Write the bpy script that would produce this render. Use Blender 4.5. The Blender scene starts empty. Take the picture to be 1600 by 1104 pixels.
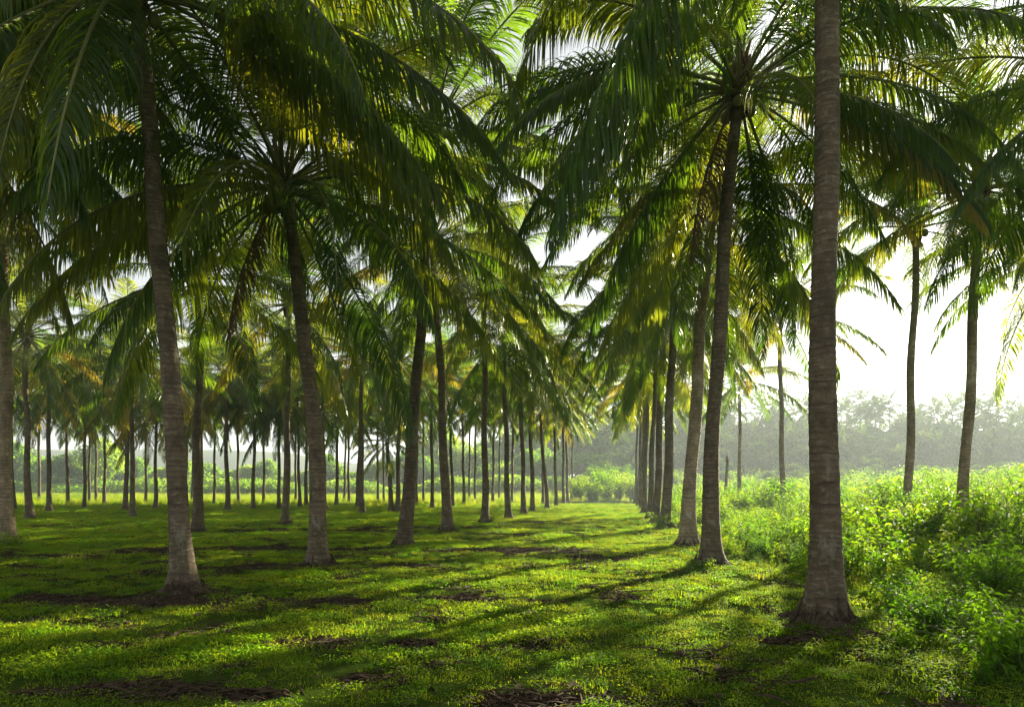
import bpy, math, random
import numpy as np
from mathutils import Vector
R = math.radians
C = bpy.context.scene.collection
scene = bpy.context.scene

# ------------------------------------------------------------------ camera, sky, sun, exposure
FOC, CX, HOR, EYE = 1100.0, 800.0, 766.0, 1.5          # focal length in photo pixels, centre column, horizon row, eye height
cam_d = bpy.data.cameras.new("camera"); cam = bpy.data.objects.new("camera", cam_d); C.objects.link(cam)
cam.location = (0, 0, EYE); cam.rotation_euler = (R(90), 0, 0)
cam_d.sensor_width = 36; cam_d.lens = FOC / 1600 * 36
cam_d.shift_y = (HOR - 552) / 1600
cam_d.clip_start = 0.1; cam_d.clip_end = 6000
scene.camera = cam
scene.render.resolution_x, scene.render.resolution_y = 1024, 706

SUN_EL, SUN_AZ = 20.0, 37.0                            # azimuth clockwise from +Y
w = bpy.data.worlds.new("World"); scene.world = w; w.use_nodes = True
nt = w.node_tree; nt.nodes.clear()
sky = nt.nodes.new("ShaderNodeTexSky"); sky.sky_type = 'NISHITA'; sky.sun_disc = False
sky.sun_elevation = R(SUN_EL); sky.sun_rotation = R(SUN_AZ); sky.air_density = 0.9; sky.dust_density = 0.6; sky.ozone_density = 1.0
bg = nt.nodes.new("ShaderNodeBackground"); bg.inputs["Strength"].default_value = 0.05
wo = nt.nodes.new("ShaderNodeOutputWorld")
veil = nt.nodes.new('ShaderNodeHueSaturation'); veil.inputs['Saturation'].default_value = 0.15       # thin white veil of high cloud
nt.links.new(sky.outputs[0], veil.inputs['Color']); nt.links.new(veil.outputs[0], bg.inputs[0]); nt.links.new(bg.outputs[0], wo.inputs[0])
sd = bpy.data.lights.new("sun", 'SUN'); sd.energy = 5.0; sd.angle = R(0.6); sd.color = (1.0, 0.90, 0.66)
so = bpy.data.objects.new("sun", sd); C.objects.link(so)
sv = Vector((math.sin(R(SUN_AZ)) * math.cos(R(SUN_EL)), math.cos(R(SUN_AZ)) * math.cos(R(SUN_EL)), math.sin(R(SUN_EL))))
so.rotation_euler = sv.to_track_quat('Z', 'Y').to_euler(); so.location = sv * 100
scene.view_settings.view_transform = 'Standard'; scene.view_settings.look = 'None'
scene.view_settings.exposure = 2.0; scene.view_settings.gamma = 1.0
cy = scene.cycles
cy.use_denoising = True
cy.max_bounces = 6; cy.diffuse_bounces = 4; cy.glossy_bounces = 2; cy.transmission_bounces = 4; cy.transparent_max_bounces = 4; cy.volume_bounces = 1
cy.sample_clamp_indirect = 6.0
HAZE = True

# ------------------------------------------------------------------ small helpers
rng = np.random.default_rng(11)
random.seed(5)

def vnoise(x, y, seed=0):
    xi = np.floor(x).astype(np.int64); yi = np.floor(y).astype(np.int64)
    fx = x - xi; fy = y - yi; fx = fx*fx*(3-2*fx); fy = fy*fy*(3-2*fy)
    def h(a, b):
        n = (a * 374761393 + b * 668265263 + seed * 1442695041) & 0xFFFFFFFF
        n = ((n ^ (n >> 13)) * 1274126177) & 0xFFFFFFFF
        n = n ^ (n >> 16)
        return (n & 0xFFFF) / 65535.0
    return (h(xi, yi)*(1-fx) + h(xi+1, yi)*fx)*(1-fy) + (h(xi, yi+1)*(1-fx) + h(xi+1, yi+1)*fx)*fy

def fbm(x, y, seed=0, oct=4):
    a, s, t = 0.5, 0.0, 0.0
    for o in range(oct):
        s = s + a * vnoise(x, y, seed + o); t += a; a *= 0.5; x = x*2.03 + 17.1; y = y*2.03 - 9.3
    return s / t

def sstep(a, b, v):
    t = np.clip((v - a) / (b - a), 0, 1); return t*t*(3-2*t)

def edge_x(y):
    """x where the mown grass ends and the undergrowth on the right begins"""
    return np.interp(y, [3, 5, 6, 8.5, 11, 14, 18, 26, 40, 80, 120], [3.6, 3.7, 3.8, 4.4, 5.0, 4.9, 4.9, 5.9, 8.4, 14.6, 21])

PATCH = [(480,940,1.5,.28),(330,890,1.9,.5),(250,945,1.2,.3),(420,855,1.7,.5),(560,858,1.6,.5),(780,858,1.7,.55),(880,862,1.2,.5),(930,872,1.0,.3),
         (490,998,.6,.14),(130,938,1.5,.4),(60,975,.9,.22),(330,1088,.5,.13),(100,1072,.6,.12),(880,1096,.7,.1),(1010,1100,.5,.08),(740,935,.5,.22),
         (650,1000,.4,.1),(450,885,1.3,.35),(700,862,1.2,.4),(870,815,2.5,.8),(960,812,2,.7),(620,885,1.0,.3),(100,870,1.8,.5),(230,862,1.5,.6),
         (1000,835,1.0,.5),(850,835,1.8,.5),(700,975,.35,.1),(860,935,.5,.15),(820,1000,.3,.08),(190,1010,.5,.12),(560,1060,.35,.08),(1240,1000,.35,.2),
         (960,935,.35,.12),(640,825,3,.7),(520,830,2.5,.7),(390,830,2,.7)]
def G(px, py):
    """ground point under a pixel of the photograph"""
    d = EYE * FOC / (py - HOR); return ((px - CX) / FOC * d, d)
PATCHW = [(*G(a, b), c*1.05, e*1.45) for a, b, c, e in PATCH]

def soil(x, y):
    n = fbm(x*1.1 + 3*0, y*1.6, 41, 4); f = fbm(x*5, y*5, 77, 3)
    m = np.zeros_like(x)
    for cx, cyy, rx, ry in PATCHW:
        q = ((x-cx)/rx)**2 + ((y-cyy)/ry)**2
        m = np.maximum(m, np.exp(-q*0.9))
    v = m*1.05 + (n-0.5)*1.7 + (f-0.5)*0.8
    return sstep(0.42, 0.68, v) * (x < edge_x(y) + .3)

def hgt(x, y):
    d = np.hypot(x, y)
    near = 1 - sstep(40, 90, d)
    z = ((fbm(x*.55, y*.9, 3, 3)-.5)*0.13 + (fbm(x*2.2, y*2.6, 9, 3)-.5)*0.05) * near * sstep(2.0, 6.0, d)
    z = z - 0.04*soil(x, y)
    z = z + sstep(4, 40, x - edge_x(y)) * sstep(10, 60, y) * 1.0       # the weedy ground on the right rises gently
    z = z + sstep(110, 190, y - 0.2*x) * sstep(-30, 60, x) * 9.0       # the wooded rise behind it
    return z

def hz(x, y): return float(hgt(np.array([float(x)]), np.array([float(y)]))[0])

def mesh_from(name, V, F, mats=(), smooth=True, midx=None):
    """V (n,3); F list of arrays of faces with equal side counts, or one array"""
    me = bpy.data.meshes.new(name)
    Fs = F if isinstance(F, list) else [F]
    loops = np.concatenate([f.ravel() for f in Fs]); tot = np.concatenate([np.full(len(f), f.shape[1]) for f in Fs])
    st = np.concatenate([[0], np.cumsum(tot)[:-1]])
    me.vertices.add(len(V)); me.vertices.foreach_set("co", np.asarray(V, np.float32).ravel())
    me.loops.add(len(loops)); me.loops.foreach_set("vertex_index", loops.astype(np.int32))
    me.polygons.add(len(tot)); me.polygons.foreach_set("loop_start", st.astype(np.int32)); me.polygons.foreach_set("loop_total", tot.astype(np.int32))
    if midx is not None: me.polygons.foreach_set("material_index", np.asarray(midx, np.int32))
    me.polygons.foreach_set("use_smooth", np.full(len(tot), smooth))
    me.update(calc_edges=True); me.validate()
    for m in mats: me.materials.append(m)
    return me

def link(name, me, parent=None, loc=(0,0,0), rot=(0,0,0), scale=None):
    o = bpy.data.objects.new(name, me); C.objects.link(o)
    o.location = loc; o.rotation_euler = rot
    if scale is not None: o.scale = (scale,)*3 if not hasattr(scale, '__len__') else scale
    if parent is not None: o.parent = parent
    return o

def tag(o, label, cat=None, group=None, kind=None):
    o["label"] = label
    if cat: o["category"] = cat
    if group: o["group"] = group
    if kind: o["kind"] = kind
    return o

def tube(pts, rad, sides=6, cap=True):
    """vertices and quads of a tube along pts"""
    pts = np.asarray(pts, float); n = len(pts); rad = np.broadcast_to(np.asarray(rad, float), (n,))
    T = np.gradient(pts, axis=0); T /= np.linalg.norm(T, axis=1)[:, None] + 1e-9
    ref = np.array([0, 1., 0]) if abs(T[0][1]) < .8 else np.array([1., 0, 0])
    A = np.cross(T, ref); A /= np.linalg.norm(A, axis=1)[:, None] + 1e-9
    B = np.cross(T, A)
    ang = np.linspace(0, 2*np.pi, sides, endpoint=False)
    V = pts[:, None] + rad[:, None, None]*(A[:, None]*np.cos(ang)[None, :, None] + B[:, None]*np.sin(ang)[None, :, None])
    i = np.arange(n-1)[:, None]*sides; j = np.arange(sides)[None]; j2 = (j+1) % sides
    F = np.stack([i+j, i+j2, i+sides+j2, i+sides+j], -1).reshape(-1, 4)
    return V.reshape(-1, 3), F

class MB:
    def __init__(s): s.V, s.F, s.M, s.n = [], [], [], 0
    def add(s, V, F, m=0):
        s.V.append(np.asarray(V, float)); s.F.append(np.asarray(F) + s.n); s.M.append(np.full(len(F), m)); s.n += len(V); return s
    def mesh(s, name, mats, smooth=True): return mesh_from(name, np.concatenate(s.V), s.F, mats, smooth, np.concatenate(s.M))

# ------------------------------------------------------------------ materials
def newmat(name):
    m = bpy.data.materials.new(name); m.use_nodes = True; t = m.node_tree; t.nodes.clear()
    out = t.nodes.new("ShaderNodeOutputMaterial"); return m, t, out
def N(t, kind, **kw):
    n = t.nodes.new(kind)
    for k, v in kw.items():
        if k in n.inputs: n.inputs[k].default_value = v
        else: setattr(n, k, v)
    return n
def ramp(t, fac, stops):
    r = t.nodes.new("ShaderNodeValToRGB"); t.links.new(fac, r.inputs[0])
    e = r.color_ramp.elements
    while len(e) < len(stops): e.new(0.5)
    for el, (p, c) in zip(e, stops): el.position = p; el.color = (*c, 1)
    return r.outputs[0]
def math_(t, op, a, b=None):
    n = t.nodes.new("ShaderNodeMath"); n.operation = op
    for i, v in enumerate((a, b)):
        if v is None: continue
        if isinstance(v, (int, float)): n.inputs[i].default_value = v
        else: t.links.new(v, n.inputs[i])
    return n.outputs[0]
def mixc(t, fac, a, b, mode='MIX'):
    n = t.nodes.new("ShaderNodeMix"); n.data_type = 'RGBA'; n.blend_type = mode
    for s, v in ((n.inputs[0], fac), (n.inputs[6], a), (n.inputs[7], b)):
        if isinstance(v, (int, float)): s.default_value = v
        elif isinstance(v, tuple): s.default_value = (*v, 1)
        else: t.links.new(v, s)
    return n.outputs[2]

def leaf_mat(name, stops, tstops, trans=0.45, rough=0.42, nscale=1.2, spec=0.5):
    """leaf blade: glossy diffuse face mixed with light passing through; colour varies from one leaf group to the next"""
    m, t, out = newmat(name)
    oi = N(t, "ShaderNodeObjectInfo"); co = N(t, "ShaderNodeTexCoord")
    no = N(t, "ShaderNodeTexNoise", Scale=nscale, Detail=3.0); t.links.new(co.outputs["Object"], no.inputs["Vector"])
    f = math_(t, 'ADD', math_(t, 'MULTIPLY', oi.outputs["Random"], 0.6), math_(t, 'MULTIPLY', no.outputs[0], 0.5))
    c = ramp(t, f, stops); tc = ramp(t, f, tstops)
    p = N(t, "ShaderNodeBsdfPrincipled", Roughness=rough); p.inputs["Specular IOR Level"].default_value = spec
    t.links.new(c, p.inputs["Base Color"])
    tr = N(t, "ShaderNodeBsdfTranslucent"); t.links.new(tc, tr.inputs[0])
    mx = N(t, "ShaderNodeMixShader"); mx.inputs[0].default_value = trans
    t.links.new(p.outputs[0], mx.inputs[1]); t.links.new(tr.outputs[0], mx.inputs[2]); t.links.new(mx.outputs[0], out.inputs[0])
    return m

M = {}
M['frond'] = leaf_mat("palm leaflet", [(.15,(.018,.046,.013)),(.5,(.029,.064,.016)),(.9,(.058,.088,.018))],
                      [(.15,(.11,.26,.010)),(.5,(.25,.39,.012)),(.9,(.52,.50,.02))], .50, .36, .6)
M['yellow'] = leaf_mat("yellowing palm leaflet", [(.2,(.12,.12,.03)),(.8,(.22,.15,.03))], [(.2,(.42,.44,.04)),(.8,(.62,.46,.03))], .5, .45, .8)
M['dry'] = leaf_mat("dry brown palm leaflet", [(.2,(.10,.065,.035)),(.8,(.19,.125,.065))], [(.2,(.20,.11,.04)),(.8,(.3,.17,.06))], .22, .7, 1.0, .2)
M['weed'] = leaf_mat("weed leaf", [(.2,(.055,.12,.010)),(.5,(.09,.17,.012)),(.9,(.15,.21,.016))],
                     [(.2,(.18,.46,.008)),(.5,(.34,.64,.010)),(.9,(.62,.74,.015))], .55, .6, 2.0, .12)
M['shrub'] = leaf_mat("shrub leaf", [(.2,(.04,.09,.012)),(.9,(.07,.13,.016))], [(.2,(.18,.42,.012)),(.9,(.32,.56,.02))], .45, .55, 2.0, .2)
M['grass'] = leaf_mat("grass blade", [(.2,(.042,.11,.008)),(.5,(.08,.16,.010)),(.9,(.145,.185,.015))],
                      [(.2,(.26,.48,.01)),(.5,(.44,.64,.012)),(.9,(.68,.70,.02))], .5, .65, 3.0, .1)
M['meadow'] = leaf_mat('meadow grass blade', [(.2,(.08,.13,.016)),(.9,(.15,.18,.028))], [(.2,(.40,.58,.02)),(.9,(.66,.68,.04))], .55, .7, 3.0, .1)
M['tree'] = leaf_mat("tree leaf", [(.2,(.035,.065,.014)),(.9,(.07,.115,.02))], [(.2,(.26,.54,.02)),(.9,(.5,.72,.03))], .55, .6, .3, .1)

def plain(name, stops, scale, rough=.8, bump=0.0, spec=.3, coord="Object", sub=None):
    m, t, out = newmat(name)
    co = N(t, "ShaderNodeTexCoord"); no = N(t, "ShaderNodeTexNoise", Scale=scale, Detail=5.0, Roughness=.62); t.links.new(co.outputs[coord], no.inputs["Vector"])
    p = N(t, "ShaderNodeBsdfPrincipled", Roughness=rough); p.inputs["Specular IOR Level"].default_value = spec
    t.links.new(ramp(t, no.outputs[0], stops), p.inputs["Base Color"])
    if bump:
        b = N(t, "ShaderNodeBump", Strength=bump, Distance=.03); t.links.new(no.outputs[0], b.inputs["Height"]); t.links.new(b.outputs[0], p.inputs["Normal"])
    t.links.new(p.outputs[0], out.inputs[0]); return m
M['midrib'] = plain("palm midrib", [(.3,(.10,.12,.03)),(.7,(.20,.19,.06))], 3, .5, 0, .4)
M['root'] = plain("palm root mat", [(.3,(.028,.021,.014)),(.7,(.105,.08,.055))], 14, .95, .8, .1)
M['fibre'] = plain("palm sheath fibre", [(.3,(.07,.045,.025)),(.7,(.20,.13,.07))], 9, .95, .6, .1)
M['nut'] = plain("green coconut husk", [(.3,(.10,.13,.03)),(.7,(.22,.19,.05))], 5, .45, .1, .4)
M['husk'] = plain("old coconut husk", [(.3,(.06,.045,.03)),(.7,(.15,.11,.075))], 12, .95, .8, .1)
M['stem'] = plain("weed stem", [(.3,(.06,.09,.02)),(.7,(.12,.12,.035))], 8, .7)
M['bark'] = plain("tree bark", [(.3,(.05,.04,.03)),(.7,(.16,.13,.10))], 6, .9, .6)
M['litter'] = plain("dry litter", [(.25,(.03,.019,.012)),(.5,(.062,.042,.027)),(.8,(.13,.092,.06))], 7, .9, 0, .1, "Generated")
M['wood'] = leaf_mat('far palm frond', [(.2,(.02,.04,.014)),(.9,(.045,.075,.02))], [(.2,(.10,.20,.02)),(.9,(.20,.30,.03))], .35, .8, .3, .05)
M['hill'] = plain("far wooded hill", [(.3,(.03,.05,.03)),(.7,(.06,.085,.04))], .05, .9)

def trunk_mat(name, gain):
    m, t, out = newmat(name)
    co = N(t, "ShaderNodeTexCoord"); sp = N(t, "ShaderNodeSeparateXYZ"); t.links.new(co.outputs["Object"], sp.inputs[0])
    oi = N(t, "ShaderNodeObjectInfo")
    # leaf scars: rings that wander and break up
    n1 = N(t, "ShaderNodeTexNoise", Scale=2.6, Detail=2.0); t.links.new(co.outputs["Object"], n1.inputs["Vector"])
    zz = math_(t, 'ADD', sp.outputs[2], math_(t, 'MULTIPLY', n1.outputs[0], .16))
    n1b = N(t, "ShaderNodeTexNoise", Scale=1.3, Detail=1.0, noise_dimensions='1D'); t.links.new(sp.outputs[2], n1b.inputs["W"])
    zz = math_(t, 'ADD', zz, math_(t, 'MULTIPLY', n1b.outputs[0], .55))
    fr = math_(t, 'FRACT', math_(t, 'MULTIPLY', zz, 12.5))
    ring = math_(t, 'POWER', fr, 2.0)
    n6 = N(t, "ShaderNodeTexNoise", Scale=5.0, Detail=1.0, noise_dimensions='1D'); t.links.new(sp.outputs[2], n6.inputs["W"])
    ring = math_(t, 'MULTIPLY', ring, ramp(t, n6.outputs[0], [(.35,(.25,.25,.25)),(.6,(1,1,1))]))                       # saw: slow rise then a sharp ledge
    mp = N(t, "ShaderNodeMapping"); mp.inputs["Scale"].default_value = (9, 9, 26); t.links.new(co.outputs["Object"], mp.inputs[0])
    n2 = N(t, "ShaderNodeTexNoise", Scale=1.0, Detail=5.0, Roughness=.65); t.links.new(mp.outputs[0], n2.inputs["Vector"])
    n3 = N(t, "ShaderNodeTexNoise", Scale=1.9, Detail=7.0, Roughness=.72); t.links.new(co.outputs["Object"], n3.inputs["Vector"])
    n4 = N(t, "ShaderNodeTexNoise", Scale=60.0, Detail=3.0); t.links.new(co.outputs["Object"], n4.inputs["Vector"])
    base = ramp(t, n3.outputs[0], [(.30,(.060,.042,.026)),(.48,(.135,.100,.063)),(.60,(.17,.13,.085)),(.74,(.31,.26,.19))])
    base = mixc(t, math_(t, 'MULTIPLY', n4.outputs[0], .6), base, (.06,.045,.03))
    base = mixc(t, ramp(t, n2.outputs[0], [(.52,(0,0,0)),(.7,(.6,.6,.6))]), base, (.30,.25,.18))
    dark = math_(t, 'MULTIPLY', ring, ramp(t, n2.outputs[0], [(.36,(0,0,0)),(.52,(1,1,1))]))
    c = mixc(t, math_(t, 'MULTIPLY', dark, .92), base, (.028,.021,.016))
    mossf = ramp(t, n3.outputs[0], [(.30,(1,1,1)),(.48,(0,0,0))])
    c = mixc(t, math_(t, 'MULTIPLY', mossf, .35), c, (.07,.085,.03))
    # big stains, lichen and moss
    mp2 = N(t, "ShaderNodeMapping"); mp2.inputs["Scale"].default_value = (3.2, 3.2, 1.5); t.links.new(co.outputs["Object"], mp2.inputs[0])
    n5 = N(t, "ShaderNodeTexNoise", Scale=1.0, Detail=6.0, Roughness=.7); t.links.new(mp2.outputs[0], n5.inputs["Vector"])
    c = mixc(t, ramp(t, n5.outputs[0], [(.50,(0,0,0)),(.60,(.55,.55,.55))]), c, (.045,.036,.026))
    c = mixc(t, ramp(t, n5.outputs[0], [(.33,(.6,.6,.6)),(.43,(0,0,0))]), c, (.24,.22,.17))
    # damp dark foot
    foot = N(t, "ShaderNodeMapRange"); foot.inputs[1].default_value = .75; foot.inputs[2].default_value = .0; t.links.new(zz, foot.inputs[0])
    c = mixc(t, math_(t, 'MULTIPLY', foot.outputs[0], .6), c, (.05,.042,.03))
    v = N(t, "ShaderNodeHueSaturation"); t.links.new(math_(t, 'ADD', math_(t, 'MULTIPLY', oi.outputs["Random"], .4*gain), 1.05*gain), v.inputs["Value"]); t.links.new(c, v.inputs["Color"])
    p = N(t, "ShaderNodeBsdfPrincipled", Roughness=.85); p.inputs["Specular IOR Level"].default_value = .2
    t.links.new(v.outputs[0], p.inputs["Base Color"])
    h = math_(t, 'ADD', math_(t, 'MULTIPLY', ring, -.8), math_(t, 'ADD', math_(t, 'MULTIPLY', n2.outputs[0], .9), math_(t, 'MULTIPLY', n4.outputs[0], .25)))
    b = N(t, "ShaderNodeBump", Strength=1.0, Distance=.03); t.links.new(h, b.inputs["Height"]); t.links.new(b.outputs[0], p.inputs["Normal"])
    t.links.new(p.outputs[0], out.inputs[0]); return m
M['trunk'] = trunk_mat('palm trunk bark', 1.12); M['pale_trunk'] = trunk_mat('pale palm trunk bark', 2.2)

def ground_mat():
    m, t, out = newmat("mown ground cover")
    co = N(t, "ShaderNodeTexCoord")
    at = N(t, "ShaderNodeAttribute", attribute_name="soil")
    a = N(t, "ShaderNodeTexNoise", Scale=.5, Detail=6.0, Roughness=.6); b = N(t, "ShaderNodeTexNoise", Scale=9.0, Detail=6.0, Roughness=.7); d = N(t, "ShaderNodeTexNoise", Scale=55.0, Detail=4.0, Roughness=.7)
    for n in (a, b, d): t.links.new(co.outputs["Object"], n.inputs["Vector"])
    g = ramp(t, math_(t, 'ADD', math_(t, 'MULTIPLY', a.outputs[0], .5), math_(t, 'MULTIPLY', b.outputs[0], .5)), [(.32,(.030,.062,.008)),(.5,(.06,.112,.011)),(.68,(.11,.15,.018))])
    g = mixc(t, math_(t, 'MULTIPLY', d.outputs[0], .7), g, (.03,.042,.012))
    s = ramp(t, b.outputs[0], [(.3,(.020,.013,.009)),(.5,(.05,.034,.023)),(.72,(.12,.085,.058))])
    c = mixc(t, at.outputs["Fac"], g, s)
    p = N(t, "ShaderNodeBsdfDiffuse", Roughness=.4)
    t.links.new(c, p.inputs["Color"])
    h = math_(t, 'ADD', b.outputs[0], math_(t, 'MULTIPLY', d.outputs[0], .6))
    bm = N(t, "ShaderNodeBump", Strength=.9, Distance=.06); t.links.new(h, bm.inputs["Height"]); t.links.new(bm.outputs[0], p.inputs["Normal"])
    t.links.new(p.outputs[0], out.inputs[0]); return m
M['ground'] = ground_mat()

# ------------------------------------------------------------------ ground, hills
def axis(lo, hi, dense, step):
    a, b = dense; mid = list(np.arange(a, b + 1e-6, step)); s = step; v = mid[-1]
    while v < hi: s *= 1.10; v += s; mid.append(v)
    s = step; v = mid[0]; pre = []
    while v > lo: s *= 1.10; v -= s; pre.append(v)
    return np.array(pre[::-1] + mid)
xs = axis(-1800, 1800, (-14, 8), .13); ys = axis(-200, 2600, (3.5, 24), .13)
X, Y = np.meshgrid(xs, ys)
Z = hgt(X, Y); V = np.stack([X, Y, Z], -1).reshape(-1, 3)
nx, ny = len(xs), len(ys); i = (np.arange(ny-1)[:, None]*nx + np.arange(nx-1)[None]).ravel()
gm = mesh_from("ground", V, np.stack([i, i+1, i+nx+1, i+nx], -1), [M['ground']])
at = gm.attributes.new("soil", 'FLOAT', 'POINT'); at.data.foreach_set("value", soil(X, Y).ravel().astype(np.float32))
tag(link("ground", gm), "mown green ground with brown earth patches under the palms", kind="structure")

def hill(name, x0, x1, y, h, seed, depth):
    u = np.linspace(0, 1, 120); v = np.linspace(0, 1, 24); U, W = np.meshgrid(u, v)
    XX = x0 + (x1-x0)*U; YY = y + depth*(W-.5)
    ZZ = h*np.sin(np.pi*np.clip(U, 0, 1))**.6*np.sin(np.pi*W)*(.55+.6*fbm(U*6, W*2, seed, 4)) - 1.0
    n = 120; k = (np.arange(23)[:, None]*n + np.arange(n-1)[None]).ravel()
    return link(name, mesh_from(name, np.stack([XX, YY, ZZ], -1).reshape(-1, 3), np.stack([k, k+1, k+n+1, k+n], -1), [M['hill']]))
tag(hill("hills", -620, 40, 520, 34, 5, 240), "bluish wooded hills far behind the meadow", kind="structure")

# ------------------------------------------------------------------ palm parts
def frond_arrays(L=4.9, elev=40, droop=85, nleaf=100, seg=4, seed=0, leaf=.95, wid=.046, beta=10, twist=0.0, grav=.28, sway=.2, pet=.2, ragged=.0):
    r = np.random.default_rng(seed)
    n = 40; s = np.linspace(0, 1, n)
    th = np.radians(elev - droop*(s**1.35)); ph = np.radians(sway*60*s**2*(1 if r.random() < .5 else -1))
    T = np.stack([np.cos(th)*np.cos(ph), np.cos(th)*np.sin(ph), np.sin(th)], -1)
    P = np.concatenate([[[0, 0, 0]], np.cumsum(T[:-1], 0)*(L/(n-1))])
    rad = .030*(1-s)**.8 + .006; rad[:4] += np.array([.035, .022, .012, .005])
    tv, tf = tube(P, rad, 6)
    Vs, Fs, off = [], [], 0
    for side in (-1, 1):
        si = pet + (1-pet)*((np.arange(nleaf)+.5+r.uniform(-.3, .3, nleaf))/nleaf)
        si = np.clip(si, 0, 1)
        if ragged: si = si[(r.random(nleaf) > ragged) & (np.interp(si*23 + seed, np.arange(60), r.random(60)) > ragged*.9)]
        m = len(si)
        p0 = np.stack([np.interp(si, s, P[:, k]) for k in range(3)], -1)
        t0 = np.stack([np.interp(si, s, T[:, k]) for k in range(3)], -1); t0 /= np.linalg.norm(t0, axis=1)[:, None]
        S = np.cross(np.broadcast_to([0, 0, 1.], t0.shape), t0); nr = np.linalg.norm(S, axis=1)[:, None]
        S = np.where(nr > .05, S/np.maximum(nr, .05), np.array([[0, 1., 0]])); Nn = np.cross(t0, S)
        tw = np.radians(twist)*si; S2 = S*np.cos(tw)[:, None] + Nn*np.sin(tw)[:, None]; N2 = np.cross(t0, S2)
        al = np.radians(np.interp(si, [pet, .5, 1], [78, 58, 22]) + r.normal(0, 4, m)); be = np.radians(beta + r.normal(0, 7, m))
        d = t0*np.cos(al)[:, None] + np.sin(al)[:, None]*(side*S2*np.cos(be)[:, None] + N2*np.sin(be)[:, None])
        l = leaf*np.interp(si, [pet, pet+.12, .45, .75, 1], [.45, .85, 1, .8, .32])*r.uniform(.86, 1.08, m)
        wv = t0*1.0 + r.normal(0, .22, (m, 3))
        p = p0.copy(); prof = np.interp(np.linspace(0, 1, seg+1), [0, .12, .45, .8, 1], [.55, 1, .95, .55, .05])
        rows = []; brk = r.random(m)
        g = grav*np.interp(si, [pet, 1], [1.1, .8])*r.uniform(.7, 1.4, m)
        for k in range(seg+1):
            wk = wv - d*np.sum(wv*d, 1)[:, None]; wk /= np.linalg.norm(wk, axis=1)[:, None] + 1e-9
            hw = (wid*.5*prof[k]*np.interp(si, [pet, .5, 1], [.9, 1, .6]))[:, None]*wk
            rows.append(np.stack([p-hw, p+hw], 1))
            p = p + d*(l/seg)[:, None]
            d = d + np.array([0, 0, -1.])*(g*(1+.5*k)*4/seg*(1 + 1.6*(brk < .06)*(k == 1)))[:, None]; d /= np.linalg.norm(d, axis=1)[:, None]
        Q = np.stack(rows, 1)                                # m, seg+1, 2, 3
        b = (np.arange(m)*(seg+1)*2)[:, None] + (np.arange(seg)*2)[None]
        Fs.append(np.stack([b, b+1, b+3, b+2], -1).reshape(-1, 4) + off); Vs.append(Q.reshape(-1, 3)); off += m*(seg+1)*2
    return np.concatenate(Vs), np.concatenate(Fs), tv, tf

#        elev droop beta grav twist
CLS = [(78, 40, 28, .08, 0), (60, 66, 18, .16, 10), (42, 74, 8, .26, 20), (24, 76, 0, .36, -25), (6, 66, -6, .42, 30), (-14, 52, -12, .48, -20), (-40, 36, -18, .5, 15)]
NEAR, FAR = {}, {}
for c, (el, dr, be, gr, tw) in enumerate(CLS):
    for v in range(3):
        kw = dict(elev=el + (v-1)*5, droop=dr + (v-1)*8, beta=be, grav=gr, twist=tw*(1 if v != 1 else -1.2), seed=c*10+v, L=5.7*(.7 if c == 0 else 1), leaf=1.12, ragged=(.02, .05, .16)[v])
        a, b, tv, tf = frond_arrays(nleaf=150, seg=5, wid=.034, **kw)
        NEAR[c, v] = (mesh_from("frond", a, b, [M['frond']]), mesh_from("midrib", tv, tf, [M['midrib']]), mesh_from("frond", a, b, [M['yellow']]), a, b, tv, tf)
        if v < 2:
            a, b, tv, tf = frond_arrays(nleaf=100, seg=3, wid=.05, **kw)
            FAR[c, v] = [MB().add(a, b, 0).add(tv, tf, 1).mesh("frond", [M[q], M['midrib']]) for q in ('frond', 'yellow')]
MIDOF = {v[0].name: v[1] for v in NEAR.values()}
DRYF = []
for v in range(3):
    a, b, tv, tf = frond_arrays(nleaf=70, seg=4, elev=-62-6*v, droop=22, beta=-40, grav=.7, seed=90+v, L=3.6, leaf=.7, wid=.04, ragged=.25)
    DRYF.append(MB().add(a, b, 0).add(tv, tf, 0).mesh("dry_frond", [M['dry']]))

def icos(c, r, sx=1, sy=1, sz=1, n=8):
    u = np.linspace(0, np.pi, n); ang = np.linspace(0, 2*np.pi, n+2, endpoint=False); m = n+2
    U, A = np.meshgrid(u, ang, indexing='ij')
    q = 1 + .05*np.cos(3*A)*np.sin(U)                        # three-sided husk
    V = np.stack([np.sin(U)*np.cos(A)*r*sx*q, np.sin(U)*np.sin(A)*r*sy*q, np.cos(U)*r*sz], -1).reshape(-1, 3) + np.array(c)
    i = (np.arange(n-1)*m)[:, None]; j = np.arange(m)[None]; j2 = (j+1) % m
    return V, np.stack([i+j, i+m+j, i+m+j2, i+j2], -1).reshape(-1, 4)
NUT = mesh_from("coconut", *icos((0, 0, -.15), .105, sz=1.35, n=10), [M['nut']])

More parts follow.
